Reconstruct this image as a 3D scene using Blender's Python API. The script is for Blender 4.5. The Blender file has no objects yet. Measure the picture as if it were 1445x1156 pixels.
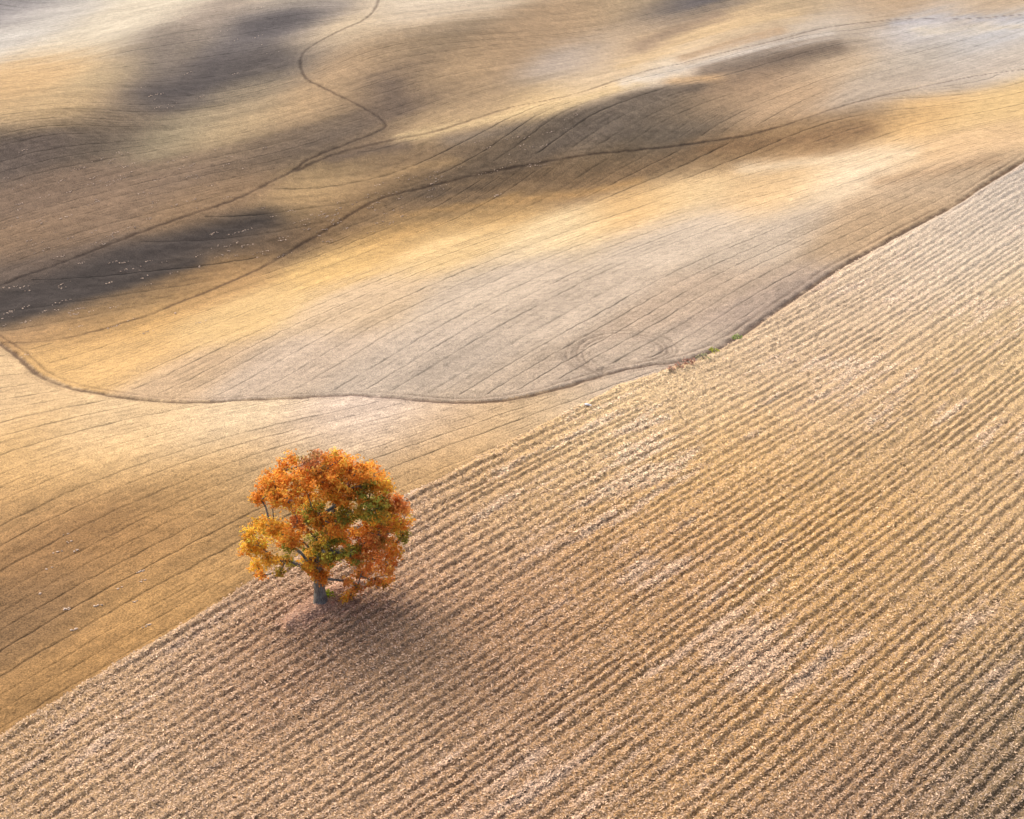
import bpy, math
import numpy as np
from mathutils import Vector

# ------------------------------------------------------------------ camera, light, exposure
PW, PH = 1445.0, 1156.0                 # the photograph's frame
CAM_H, PITCH, VFOV = 85.0, math.radians(24.0), math.radians(22.0)
FPX = (PH / 2) / math.tan(VFOV / 2)
SUN_AZ, SUN_EL = math.radians(-36.0), math.radians(40.0)    # azimuth from +Y towards +X
SUN_STRENGTH, SUN_ANGLE, SKY_STRENGTH, EXPOSURE = 1.0, math.radians(135.0), 0.15, 1.06

sc = bpy.context.scene
col = sc.collection
cam_d = bpy.data.cameras.new('camera'); cam = bpy.data.objects.new('camera', cam_d); col.objects.link(cam)
cam.location = (0, 0, CAM_H); cam.rotation_euler = (math.pi / 2 - PITCH, 0, 0)
cam_d.sensor_fit = 'VERTICAL'; cam_d.angle = VFOV; cam_d.clip_start = 1.0; cam_d.clip_end = 20000
sc.camera = cam
world = bpy.data.worlds.new('World'); sc.world = world; world.use_nodes = True
wn = world.node_tree; wn.nodes.clear()
sky = wn.nodes.new('ShaderNodeTexSky'); sky.sky_type = 'NISHITA'; sky.sun_disc = False
sky.sun_elevation = SUN_EL; sky.sun_rotation = SUN_AZ
sky.air_density = 0.7; sky.dust_density = 7.0; sky.ozone_density = 1.0
bg = wn.nodes.new('ShaderNodeBackground'); bg.inputs['Strength'].default_value = SKY_STRENGTH
wo = wn.nodes.new('ShaderNodeOutputWorld')
wn.links.new(sky.outputs[0], bg.inputs[0]); wn.links.new(bg.outputs[0], wo.inputs[0])
sun_d = bpy.data.lights.new('sun', 'SUN'); sun_d.energy = SUN_STRENGTH; sun_d.angle = SUN_ANGLE; sun_d.color = (1.0, 0.91, 0.77)
sun = bpy.data.objects.new('sun', sun_d); col.objects.link(sun)
sdir = Vector((math.sin(SUN_AZ) * math.cos(SUN_EL), math.cos(SUN_AZ) * math.cos(SUN_EL), math.sin(SUN_EL)))
sun.rotation_euler = sdir.to_track_quat('Z', 'Y').to_euler(); sun.location = (0, 0, 300)
sc.view_settings.view_transform = 'Standard'; sc.view_settings.look = 'None'
sc.view_settings.exposure = EXPOSURE; sc.view_settings.gamma = 1.0; sc.view_settings.use_curve_mapping = False

rng = np.random.default_rng(7)

# ------------------------------------------------------------------ helpers
def tag(o, label=None, cat=None, group=None, kind=None):
    if label: o['label'] = label
    if cat: o['category'] = cat
    if group: o['group'] = group
    if kind: o['kind'] = kind
    return o

def mesh_obj(name, V, F, mat=None, parent=None, smooth=True, attrs=None, colr=None):
    """V (n,3), F (m,3|4) int array -> one mesh object"""
    V = np.asarray(V, np.float32); F = np.asarray(F, np.int32)
    me = bpy.data.meshes.new(name); k = F.shape[1]
    me.vertices.add(len(V)); me.vertices.foreach_set('co', V.ravel())
    me.loops.add(F.size); me.loops.foreach_set('vertex_index', F.ravel())
    me.polygons.add(len(F)); me.polygons.foreach_set('loop_start', np.arange(0, F.size, k, dtype=np.int32))
    me.update(calc_edges=True)
    if smooth: me.polygons.foreach_set('use_smooth', np.ones(len(F), bool))
    if colr is not None:
        a = me.attributes.new('tint', 'FLOAT_COLOR', 'POINT')
        c4 = np.ones((len(V), 4), np.float32); c4[:, :3] = colr; a.data.foreach_set('color', c4.ravel())
    for n, v in (attrs or {}).items():
        a = me.attributes.new(n, 'FLOAT', 'POINT'); a.data.foreach_set('value', np.asarray(v, np.float32))
    me.validate()
    if mat: me.materials.append(mat)
    o = bpy.data.objects.new(name, me); col.objects.link(o)
    if parent: o.parent = parent
    return o

_perm = np.random.default_rng(3).permutation(4096)
_ang = np.random.default_rng(4).uniform(0, 2 * np.pi, 4096)
_gx, _gy = np.cos(_ang), np.sin(_ang)
def pnoise(x, y, seed=0):
    xi = np.floor(x).astype(np.int64); yi = np.floor(y).astype(np.int64)
    fx, fy = x - xi, y - yi
    def g(ix, iy, dx, dy):
        h = _perm[(_perm[(ix + seed * 131) & 4095] + iy) & 4095]
        return _gx[h] * dx + _gy[h] * dy
    u = fx * fx * fx * (fx * (fx * 6 - 15) + 10); v = fy * fy * fy * (fy * (fy * 6 - 15) + 10)
    a = g(xi, yi, fx, fy); b = g(xi + 1, yi, fx - 1, fy); c = g(xi, yi + 1, fx, fy - 1); d = g(xi + 1, yi + 1, fx - 1, fy - 1)
    return (a + (b - a) * u + (c - a) * v + (a - b - c + d) * u * v) * 1.5
def fbm(x, y, seed=0, octv=3, gain=0.5):
    s = 0; a = 1; n = 0
    for i in range(octv):
        s = s + a * pnoise(x * 2 ** i, y * 2 ** i, seed + i * 7); n += a; a *= gain
    return s / n
def sstep(a, b, x):
    t = np.clip((x - a) / (b - a), 0, 1); return t * t * (3 - 2 * t)
def lin(c):
    c = np.asarray(c, float) / 255.0
    return np.where(c <= 0.04045, c / 12.92, ((c + 0.055) / 1.055) ** 2.4)

# ------------------------------------------------------------------ traced survey of the place (in photograph coordinates)
T_NEAR = [(-260, 300), (-120, 415), (-50, 452), (0, 482), (30, 503), (60, 529), (100, 545), (140, 553), (200, 562), (270, 566), (340, 563), (430, 559), (500, 556),
          (560, 560), (640, 566), (700, 564), (750, 556), (800, 543), (850, 527), (900, 516), (950, 509), (985, 500), (1020, 485),
          (1060, 460), (1100, 432), (1140, 405), (1180, 378), (1230, 350), (1290, 317), (1340, 291), (1390, 258), (1445, 224), (1520, 178), (1700, 70)]
T_MID = [(-50, 478), (0, 482), (40, 482), (80, 478), (130, 467), (200, 446), (260, 422), (320, 398), (370, 374), (420, 345), (470, 315), (500, 296),
         (540, 277), (600, 262), (680, 243), (760, 228), (840, 215), (920, 208), (1000, 198), (1060, 188), (1120, 171), (1200, 145),
         (1300, 122), (1380, 106), (1445, 97), (1520, 85), (1700, 62)]
T_FAR = [(-260, 490), (-100, 438), (0, 400), (60, 378), (130, 352), (200, 325), (270, 300), (330, 280), (380, 255), (410, 240), (430, 225), (460, 212), (500, 197),
         (530, 185), (541, 177), (535, 168), (510, 152), (480, 137), (450, 122), (430, 112), (421, 92), (425, 75), (445, 60), (480, 42),
         (510, 28), (528, 10), (534, -15), (545, -60)]
T_RIDGE = [(415, 240), (445, 226), (480, 213), (547, 198), (615, 184), (665, 168), (716, 152), (767, 142), (817, 130), (868, 113), (918, 98), (960, 89), (1027, 72),
           (1095, 56), (1162, 39), (1240, 29), (1290, 26), (1360, 26), (1445, 20), (1560, 10)]
def loop_px(L): return [(780 + a / 5.16, 440 + b / 5.16) for a, b in L]
LOOP_A = loop_px([(330, 465), (270, 430), (200, 385), (152, 330), (150, 290), (165, 250), (225, 200), (330, 160), (450, 147), (600, 155), (720, 175), (800, 205),
                  (848, 245), (856, 285), (820, 320), (740, 352), (600, 385), (480, 410), (390, 436)])
LOOP_B = loop_px([(350, 440), (290, 415), (235, 380), (200, 335), (192, 295), (210, 255), (270, 210), (360, 178), (460, 165), (590, 172), (700, 192), (780, 222),
                  (815, 255), (818, 285), (780, 315), (700, 335)])
LOOP_C = loop_px([(260, 440), (190, 395), (125, 350), (120, 310), (140, 265)])
EDGE = [(-260, 1200), (0, 1037), (80, 988), (170, 931), (260, 880), (350, 822), (460, 762), (570, 700), (700, 632), (800, 580), (880, 541), (940, 521), (985, 506)]
EDGE += [(x, y + 5) for x, y in T_NEAR if x > 985]
tn = np.array(T_NEAR); ed = np.array(EDGE); tm = np.array(T_MID)
VF = np.array([(-260, 490)] + [p for p in T_FAR if -250 < p[0] <= 410 and p[1] > 235] + T_RIDGE[1:] + [(1700, 5)])

# soil colours (sRGB) over the four fields, with relief light and shade painted in
C_PLOUGH = [(30,1080,182,150,112),(150,1000,192,158,120),(150,1100,188,156,122),(400,900,165,128,100),(500,870,152,118,94),(600,800,186,152,122),(700,700,207,172,126),(900,560,224,194,150),
    (1000,530,224,197,162),(1100,450,202,178,152),(1200,410,206,186,164),(1300,350,210,192,174),(1420,270,178,168,160),(1400,330,218,204,190),(1200,500,212,182,146),(1000,650,216,176,118),(1300,600,206,174,130),
    (1430,450,206,180,140),(1200,750,202,162,106),(900,800,192,152,106),(700,900,178,140,106),(500,1050,186,152,118),(300,950,178,145,115),(900,1050,182,144,102),(1200,950,186,148,100),(1350,850,190,156,110),
    (1420,1110,128,108,86),(1250,1110,165,132,102),(1430,1000,152,128,98),(1420,700,200,168,125),(480,800,190,160,135),(250,900,196,168,138),(1050,1000,186,148,102),(700,1120,180,144,110)]
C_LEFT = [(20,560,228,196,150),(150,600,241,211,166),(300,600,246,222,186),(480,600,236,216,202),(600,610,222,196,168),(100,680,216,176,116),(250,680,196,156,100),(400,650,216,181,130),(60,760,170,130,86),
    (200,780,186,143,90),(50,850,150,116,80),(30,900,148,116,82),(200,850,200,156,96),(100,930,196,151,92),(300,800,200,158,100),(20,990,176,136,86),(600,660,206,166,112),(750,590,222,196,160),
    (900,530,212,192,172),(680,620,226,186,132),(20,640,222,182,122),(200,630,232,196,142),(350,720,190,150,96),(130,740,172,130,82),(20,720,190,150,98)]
C_BACK = [(950,490,206,187,168),(600,500,202,186,170),(400,510,208,188,168),(260,530,216,186,150),(150,520,231,190,126),(60,505,223,181,116),(800,430,206,189,171),(1000,420,202,180,158),(1100,330,204,188,170),  # hill shade and cloud shadow are painted into some darker points
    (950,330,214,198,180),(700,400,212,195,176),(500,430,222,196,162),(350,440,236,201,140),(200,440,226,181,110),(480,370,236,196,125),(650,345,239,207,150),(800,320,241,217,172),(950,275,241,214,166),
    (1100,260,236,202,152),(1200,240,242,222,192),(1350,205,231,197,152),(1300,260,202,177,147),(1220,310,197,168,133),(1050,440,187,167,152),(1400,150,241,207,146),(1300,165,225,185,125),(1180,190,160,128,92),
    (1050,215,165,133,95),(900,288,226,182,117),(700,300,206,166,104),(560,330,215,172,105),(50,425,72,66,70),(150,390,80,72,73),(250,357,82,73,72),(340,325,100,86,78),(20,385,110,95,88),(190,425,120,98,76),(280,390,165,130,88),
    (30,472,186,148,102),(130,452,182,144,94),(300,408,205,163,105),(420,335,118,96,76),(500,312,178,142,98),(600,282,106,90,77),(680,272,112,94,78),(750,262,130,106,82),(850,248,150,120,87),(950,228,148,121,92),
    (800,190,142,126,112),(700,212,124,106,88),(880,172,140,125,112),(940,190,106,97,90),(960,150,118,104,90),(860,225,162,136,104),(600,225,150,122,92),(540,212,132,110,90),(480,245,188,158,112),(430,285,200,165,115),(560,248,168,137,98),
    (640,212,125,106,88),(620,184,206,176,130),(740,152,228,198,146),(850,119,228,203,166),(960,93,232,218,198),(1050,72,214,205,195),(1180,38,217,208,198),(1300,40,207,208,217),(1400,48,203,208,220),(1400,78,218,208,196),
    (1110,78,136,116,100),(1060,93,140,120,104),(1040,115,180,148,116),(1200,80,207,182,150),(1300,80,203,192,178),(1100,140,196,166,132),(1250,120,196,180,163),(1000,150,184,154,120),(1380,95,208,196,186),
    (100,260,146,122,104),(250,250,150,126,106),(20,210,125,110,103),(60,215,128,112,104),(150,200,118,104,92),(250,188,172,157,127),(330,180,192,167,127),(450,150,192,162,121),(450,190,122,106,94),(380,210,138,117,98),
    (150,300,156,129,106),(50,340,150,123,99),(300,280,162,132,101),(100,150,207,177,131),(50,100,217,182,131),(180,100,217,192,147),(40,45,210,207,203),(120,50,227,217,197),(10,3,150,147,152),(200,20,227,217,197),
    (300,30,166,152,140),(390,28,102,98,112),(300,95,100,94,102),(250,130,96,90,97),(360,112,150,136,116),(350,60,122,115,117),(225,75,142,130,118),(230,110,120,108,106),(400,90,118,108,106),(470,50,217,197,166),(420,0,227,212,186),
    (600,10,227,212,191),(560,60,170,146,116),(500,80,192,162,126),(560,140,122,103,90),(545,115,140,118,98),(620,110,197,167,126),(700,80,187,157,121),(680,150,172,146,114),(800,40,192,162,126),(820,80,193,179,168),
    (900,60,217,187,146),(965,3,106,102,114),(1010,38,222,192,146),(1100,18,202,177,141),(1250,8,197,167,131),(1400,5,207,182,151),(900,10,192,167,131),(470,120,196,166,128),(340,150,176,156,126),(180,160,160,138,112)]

GX = np.arange(-280, 1731, 6.0); GY = np.arange(-160, 1361, 6.0)
def field_map(pts, sx, sy, shear=0.33):
    P = np.array(pts, float); out = np.zeros((len(GY), len(GX), P.shape[1] - 2)); wsum = np.zeros((len(GY), len(GX)))
    X, Y = np.meshgrid(np.clip(GX, -20, PW + 20), np.clip(GY, -12, PH + 20))
    for p in P:
        dx = X - p[0]; dy = Y - p[1] + shear * dx
        q = (dx / sx) ** 2 + (dy / sy) ** 2
        w = np.exp(-0.5 * q) + 2e-3 / (1 + (q / 9) ** 2)
        wsum += w; out += w[..., None] * p[2:]
    return out / wsum[..., None]
def look(m, px, py):
    fx = np.clip((px - GX[0]) / 6.0, 0, len(GX) - 1.001); fy = np.clip((py - GY[0]) / 6.0, 0, len(GY) - 1.001)
    i = fx.astype(int); j = fy.astype(int); a = fx - i; b = fy - j
    if m.ndim == 3: a = a[..., None]; b = b[..., None]
    return (m[j, i] * (1 - a) + m[j, i + 1] * a) * (1 - b) + (m[j + 1, i] * (1 - a) + m[j + 1, i + 1] * a) * b
def blur(m, n):
    for ax in (0, 1):
        for _ in range(2):
            p = np.concatenate([np.repeat(np.take(m, [0], ax), n, ax), m, np.repeat(np.take(m, [-1], ax), n, ax)], ax)
            c = np.cumsum(p, ax, dtype=float); k = 2 * n + 1
            z = np.zeros_like(np.take(c, [0], ax)); c = np.concatenate([z, c], ax); L = m.shape[ax]
            m = (np.take(c, range(k, k + L), ax) - np.take(c, range(0, L), ax)) / k
    return m
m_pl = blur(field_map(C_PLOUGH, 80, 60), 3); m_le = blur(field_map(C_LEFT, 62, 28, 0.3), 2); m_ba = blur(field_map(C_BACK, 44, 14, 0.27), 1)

TIGHT = [([(560,196),(620,185),(680,171),(740,157),(800,143),(850,128),(900,113)], 5, (234,206,155)), ([(880,114),(930,103),(990,90),(1050,75),(1110,60),(1170,46)], 5, (228,220,212)),  # narrow soil bands, with lit crests and shaded slopes painted into the colour
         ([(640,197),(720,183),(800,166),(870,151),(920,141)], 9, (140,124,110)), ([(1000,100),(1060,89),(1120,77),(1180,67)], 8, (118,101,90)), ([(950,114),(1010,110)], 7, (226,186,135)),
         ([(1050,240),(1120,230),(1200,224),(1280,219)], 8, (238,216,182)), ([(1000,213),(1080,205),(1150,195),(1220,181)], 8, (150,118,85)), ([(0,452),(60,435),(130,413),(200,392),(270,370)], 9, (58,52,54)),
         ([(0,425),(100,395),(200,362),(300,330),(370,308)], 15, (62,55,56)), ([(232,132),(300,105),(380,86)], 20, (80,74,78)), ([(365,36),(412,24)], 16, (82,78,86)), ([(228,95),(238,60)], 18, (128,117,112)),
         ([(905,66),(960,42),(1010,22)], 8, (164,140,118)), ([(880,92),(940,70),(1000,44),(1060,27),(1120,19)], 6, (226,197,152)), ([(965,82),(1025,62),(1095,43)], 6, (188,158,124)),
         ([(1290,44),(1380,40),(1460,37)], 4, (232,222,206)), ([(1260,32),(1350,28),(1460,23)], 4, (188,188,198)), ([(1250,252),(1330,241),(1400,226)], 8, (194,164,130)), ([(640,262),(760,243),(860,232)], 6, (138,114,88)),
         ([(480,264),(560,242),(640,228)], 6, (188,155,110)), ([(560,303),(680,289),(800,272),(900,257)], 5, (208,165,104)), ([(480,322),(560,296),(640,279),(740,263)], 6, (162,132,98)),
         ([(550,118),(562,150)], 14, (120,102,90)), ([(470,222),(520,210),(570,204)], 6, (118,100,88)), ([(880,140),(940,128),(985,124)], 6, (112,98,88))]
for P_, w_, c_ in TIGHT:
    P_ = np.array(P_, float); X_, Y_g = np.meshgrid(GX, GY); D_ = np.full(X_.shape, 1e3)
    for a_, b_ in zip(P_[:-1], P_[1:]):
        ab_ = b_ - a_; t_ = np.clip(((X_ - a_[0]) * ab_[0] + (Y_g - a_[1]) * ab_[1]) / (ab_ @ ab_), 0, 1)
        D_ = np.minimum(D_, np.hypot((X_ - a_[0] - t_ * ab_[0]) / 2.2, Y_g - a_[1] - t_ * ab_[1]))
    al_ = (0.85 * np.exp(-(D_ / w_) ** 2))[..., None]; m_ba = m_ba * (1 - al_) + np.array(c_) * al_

# relief: the slopes that rise towards the viewer, those that fall away
lum = lambda m: (m * np.array([.3, .59, .11])).sum(-1) / 255.0
GXX, GYY = np.meshgrid(GX, GY)
edy = np.interp(GXX, ed[:, 0], ed[:, 1]); tny = np.interp(GXX, tn[:, 0], tn[:, 1])
wp = sstep(-15, 15, GYY - edy); wl = sstep(-8, 8, GYY - tny) * (1 - wp); wb = 1 - wp - wl
slope = wp * 0.42 * (0.63 - lum(m_pl)) + wl * 0.95 * (0.66 - lum(m_le)) + wb * 1.65 * (0.64 - lum(m_ba))
slope = blur(slope, 2); slope = np.clip(slope, np.interp(GYY, [0, 200, 600], [-.12, -.18, -.28]), .38)

# ------------------------------------------------------------------ terrain: integrate the slopes outward along bearings
AZ = np.linspace(-0.335, 0.335, 1050); DL = np.radians(np.linspace(36.2, 12.25, 900))
cP, sP = math.cos(PITCH), math.sin(PITCH)
def to_px(az, dl):
    x = np.cos(dl) * np.sin(az); y = np.cos(dl) * np.cos(az); z = -np.sin(dl)
    zc = y * cP - z * sP; yc = y * sP + z * cP
    return PW / 2 + FPX * x / zc, PH / 2 - FPX * yc / zc
def from_px(px, py):
    u = (np.asarray(px, float) - PW / 2) / FPX; v = (PH / 2 - np.asarray(py, float)) / FPX
    y = cP + v * sP; z = -sP + v * cP
    return np.arctan2(u, y), np.arctan2(-z, np.hypot(u, y))
A2, D2 = np.meshgrid(AZ, DL)
PX, PY = to_px(A2, D2)
S2 = look(slope, PX, PY)
dd = DL[0] - DL[1]
tanD = np.tan(D2); G_log = dd * (1 + tanD ** 2) / np.maximum(tanD + S2, 0.07)          # growth of log range from one sight line to the next
def dct_m(n):
    k = np.arange(n)[:, None]; m = np.cos(np.pi * k * (2 * np.arange(n)[None, :] + 1) / (2 * n)) * np.sqrt(2.0 / n); m[0] /= np.sqrt(2); return m
nI, nJ = A2.shape; C1, C2 = dct_m(nI), dct_m(nJ); LAM = 2.0
div = np.zeros_like(A2); gm = G_log[:-1]; div[:-1] += gm; div[1:] -= gm                  # least squares: follow the slopes, stay smooth sideways
ev = (2 - 2 * np.cos(np.pi * np.arange(nI) / nI))[:, None] + LAM * (2 - 2 * np.cos(np.pi * np.arange(nJ) / nJ))[None, :]
ev[0, 0] = 1; ph = C1 @ (-div) @ C2.T / ev; ph[0, 0] = 0
PHI = C1.T @ ph @ C2
R = np.exp(PHI - PHI[0].mean()) * CAM_H / math.tan(DL[0])
X = R * np.sin(A2); Y = R * np.cos(A2); Z0 = CAM_H - R * np.tan(D2)
def ij(px, py):
    a, d = from_px(px, py)
    return (DL[0] - d) / dd, (a - AZ[0]) / (AZ[1] - AZ[0])
def samp(m, i, j):
    i = np.clip(i, 0, m.shape[0] - 1.001); j = np.clip(j, 0, m.shape[1] - 1.001)
    a = np.floor(i).astype(int); b = np.floor(j).astype(int); f = i - a; g = j - b
    return (m[a, b] * (1 - g) + m[a, b + 1] * g) * (1 - f) + (m[a + 1, b] * (1 - g) + m[a + 1, b + 1] * g) * f
def ground(px, py, m=None):
    i, j = ij(px, py)
    return np.stack([samp(X, i, j), samp(Y, i, j), samp(Z0 if m is None else m, i, j)], -1)

# fields
EDY = np.interp(PX, ed[:, 0], ed[:, 1]) + np.where(PX < 985, 1.3 * pnoise(PX / 9, PX * 0 + .3, 81) + 1.8 * pnoise(PX / 37, PX * 0 + .7, 82), 0); TNY = np.interp(PX, tn[:, 0], tn[:, 1])
TMY = np.interp(PX, tm[:, 0], tm[:, 1]); VFY = np.interp(PX, VF[:, 0], VF[:, 1])
is_pl = PY > EDY; is_le = (~is_pl) & (PY > TNY); is_kn = (~is_pl) & (~is_le) & (PY > TMY)
is_va = (~is_pl) & (~is_le) & (~is_kn) & (PY > VFY); is_fa = ~(is_pl | is_le | is_kn | is_va)

# row directions: a smooth row number fitted through surveyed rows (x, y, slope, spacing)
def fit_rows(obs, deg=3, wdir=8.0):
    O = np.array(obs, float); x, y, m, sp = O.T; e = 3.0
    p = ground(x, y); tg = ground(x + e, y - m * e) - ground(x - e, y + m * e); dn = ground(x, y + e) - ground(x, y - e)
    xs, ys = p[:, 0] / 150, (p[:, 1] - 300) / 200
    terms = [(a, b) for a in range(deg + 1) for b in range(deg + 1 - a) if a + b > 0]
    gx = np.stack([a * xs ** max(a - 1, 0) * ys ** b / 150 for a, b in terms], 1); gy = np.stack([b * xs ** a * ys ** max(b - 1, 0) / 200 for a, b in terms], 1)
    ltg = np.hypot(tg[:, 0], tg[:, 1]); ldn = np.hypot(dn[:, 0], dn[:, 1])
    wld = np.median(sp / (2 * e) * ldn)                                   # typical metres per row, used to balance the two conditions
    M = np.concatenate([(gx * tg[:, :1] + gy * tg[:, 1:2]) / ltg[:, None] * wld * wdir, (gx * dn[:, :1] + gy * dn[:, 1:2]) * (sp / (2 * e))[:, None], 0.002 * np.eye(len(terms))])
    r = np.concatenate([np.zeros(len(O)), np.ones(len(O)), np.zeros(len(terms))])
    c = np.linalg.lstsq(M, r, rcond=None)[0]
    c = c / np.median(((gx * dn[:, :1] + gy * dn[:, 1:2]) * (sp / (2 * e))[:, None]) @ c)
    return lambda X_, Y_: sum(ci * (X_ / 150) ** a * ((Y_ - 300) / 200) ** b for ci, (a, b) in zip(c, terms))
u_pl = fit_rows([(20,1060,.61,14.5),(100,1060,.63,14.5),(300,950,.61,14),(450,820,.58,13.5),(740,980,.71,18.5),(600,820,.60,15),(900,560,.44,9.5),(980,580,.49,10.5),(1040,640,.58,12.5),
    (1000,530,.43,9),(1340,360,.57,11),(1420,420,.74,13.5),(1400,260,.6,10),(1100,430,.58,9.5),(1200,400,.56,10),(1340,780,.82,23),(1320,1030,.9,29),(1400,1100,.95,32),(1000,950,.77,22),(1000,750,.68,16.5),
    (800,700,.57,13),(1200,600,.70,16),(1430,600,.8,19),(700,1120,.72,21),(1050,1120,.82,27),(300,1120,.64,17),(680,650,.53,11.5)], 4)
u_le = fit_rows([(100,720,.47,23),(30,660,.44,21),(100,930,.57,24),(20,980,.6,24),(300,820,.56,24),(200,760,.5,23),(60,590,.2,15),(150,600,.28,15),(300,600,.26,14),(400,620,.3,16),(480,600,.2,13),
    (600,600,.3,14),(600,660,.45,18),(700,620,.42,14),(800,570,.38,12),(900,535,.35,11),(300,690,.42,19),(420,650,.36,18),(20,560,.17,12),(540,700,.5,20)], 3)
u_kn = fit_rows([(600,480,.6,24),(560,420,.46,18),(500,410,.4,16),(350,530,.55,18),(400,480,.5,18),(250,510,.45,15),(150,500,.36,13),(100,470,.3,12),(250,440,.35,13),(350,410,.36,13),
    (700,500,.62,25),(800,450,.62,25),(900,460,.63,25),(950,420,.6,22),(900,380,.6,20),(1000,380,.58,18),(800,380,.55,19),(650,390,.48,18),(1050,420,.62,18),(1100,330,.4,14),(1150,340,.52,15),(1020,330,.42,14),
    (600,340,.34,12),(450,370,.34,12),(800,300,.3,11),(1000,260,.26,10),(1200,210,.25,9),(1100,270,.26,10),(1300,230,.3,9),(1400,160,.28,8),(1250,300,.5,13),(1330,260,.5,11),(1200,180,.3,9),(1300,145,.28,8),(1400,120,.28,8),(1500,120,.3,8),(1460,170,.3,8),(1380,190,.3,8)], 4, 5.0)
u_va = fit_rows([(1100,150,.44,13),(1050,130,.42,12),(1150,120,.5,12),(1200,90,.5,11),(1300,80,.5,11),(1400,70,.45,11),(1000,170,.36,11),(900,190,.3,9),(800,200,.3,9),(700,230,.28,9),(600,240,.28,9),
    (500,270,.28,9),(400,320,.3,10),(300,350,.3,10),(150,400,.3,10),(30,430,.3,10),(1100,80,.48,10),(1000,110,.36,10),(1500,60,.45,11),(1250,60,.45,11),(1350,50,.42,11),(1440,35,.4,11),(-80,460,.3,10)], 2, 6.0)
u_fa = fit_rows([(100,280,.25,8),(50,230,.24,8),(200,250,.23,8),(60,100,.17,7),(180,120,.2,7),(300,100,.2,7),(300,220,.24,8),(400,170,.25,8),(500,120,.33,8),(600,80,.36,8),(700,100,.33,8),(800,60,.33,8),
    (900,50,.36,8),(1000,50,.55,9),(1100,20,.4,8),(700,150,.3,8),(1300,10,.3,7),(600,150,.36,8),(60,350,.3,9),(250,20,.15,7),(20,30,.12,7),(100,15,.12,7),(-80,60,.12,7),(-80,300,.24,8),(1420,8,.2,7),(1200,15,.3,7),(1500,-10,.2,7),(400,20,.2,7),(0,160,.2,8)], 2, 4.0)
U = np.select([is_pl, is_le, is_kn, is_va], [u_pl(X, Y) * 1.08, u_le(X, Y), u_kn(X, Y), u_va(X, Y)], u_fa(X, Y))
U = U + np.where(is_pl, 0, 0.42 * pnoise(U * .47, U * 0 + .61, 71))

Xi, Xj = np.gradient(X); Yi, Yj = np.gradient(Y); Ui, Uj = np.gradient(U); det = Xi * Yj - Xj * Yi
gU = np.hypot((Ui * Yj - Uj * Yi) / det, (Uj * Xi - Ui * Xj) / det)
SEAM_W = np.clip(.24 * gU, .018, .062)                                  # seams keep their width in metres

# wheel tracks: distance of each ground point to the track's line (metres)
def catmull(P, step=6.0):
    P = np.array(P, float); P = np.concatenate([[2 * P[0] - P[1]], P, [2 * P[-1] - P[-2]]]); out = []
    for k in range(1, len(P) - 2):
        n = max(2, int(np.hypot(*(P[k + 1] - P[k])) / step)); t = np.linspace(0, 1, n, endpoint=False)[:, None]
        a, b, c, d = P[k - 1], P[k], P[k + 1], P[k + 2]
        out.append(0.5 * ((2 * b) + (c - a) * t + (2 * a - 5 * b + 4 * c - d) * t ** 2 + (3 * b - a - 3 * c + d) * t ** 3))
    return np.concatenate(out + [P[-2:-1]])
def track_dist(P, reach):
    q = catmull(P); g = ground(q[:, 0], q[:, 1])[:, :2]; I, J = ij(q[:, 0], q[:, 1])
    D = np.full(A2.shape, 1e3); Sg = np.zeros(A2.shape)
    px_i = 26; px_j = 34
    for k in range(len(g) - 1):
        a, b = g[k], g[k + 1]
        i0 = int(max(0, min(I[k], I[k + 1]) - px_i)); i1 = int(min(len(DL), max(I[k], I[k + 1]) + px_i))
        j0 = int(max(0, min(J[k], J[k + 1]) - px_j)); j1 = int(min(len(AZ), max(J[k], J[k + 1]) + px_j))
        if i1 <= i0 or j1 <= j0: continue
        sl = (slice(i0, i1), slice(j0, j1)); ab = b - a; L2 = ab @ ab + 1e-9
        dx = X[sl] - a[0]; dy = Y[sl] - a[1]; t = np.clip((dx * ab[0] + dy * ab[1]) / L2, 0, 1)
        d = np.hypot(dx - t * ab[0], dy - t * ab[1]); s = np.sign(dx * ab[1] - dy * ab[0])
        m = d < D[sl]; D[sl] = np.where(m, d, D[sl]); Sg[sl] = np.where(m, s, Sg[sl])
    return np.where(D < reach, D, 1e3) * np.where(Sg == 0, 1, Sg)
tracks = [('near', T_NEAR, 1.45, 1.0, 1.0), ('mid', T_MID, .9, .85, .35), ('far', T_FAR, .95, .85, .35), ('ridge', T_RIDGE, 1.1, .8, .2)]
nz_a = fbm(X / 1.7, Y / 1.7, 11, 2); nz_b = fbm(X / 9, Y / 9, 12, 2)
rut = np.zeros_like(X); tdz = np.zeros_like(X); near_track = np.full(X.shape, 1e3); track_id = np.zeros(X.shape, int)
for n, (nm, P, wd, am, sec) in enumerate(tracks):
    d = track_dist(P, 9.0); dw = d + 0.22 * nz_a
    brk = np.clip(.9 + .6 * nz_b + .5 * nz_a, .25, 1.25)
    k1 = 1.2 * np.exp(-((dw - 0.35) / (0.30 * wd)) ** 2) * brk; k2 = np.exp(-((dw + 1.05) / 0.20) ** 2) * (0.5 + 0.6 * nz_b) + .5 * np.exp(-((dw - 1.25) / 0.2) ** 2) * (.5 - .8 * nz_b)
    k = am * np.clip(k1 + sec * np.clip(k2, 0, 1), 0, 1)
    rut = np.maximum(rut, k)
    berm = np.exp(-((dw - .95) / .25) ** 2) + .7 * np.exp(-((dw + 0.3) / .25) ** 2)
    tdz += sec * (-0.14 * k + 0.035 * am * berm * (np.abs(d) < 9))
    ad = np.abs(d); m = ad < near_track; near_track = np.where(m, ad, near_track); track_id = np.where(m, n, track_id)
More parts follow.
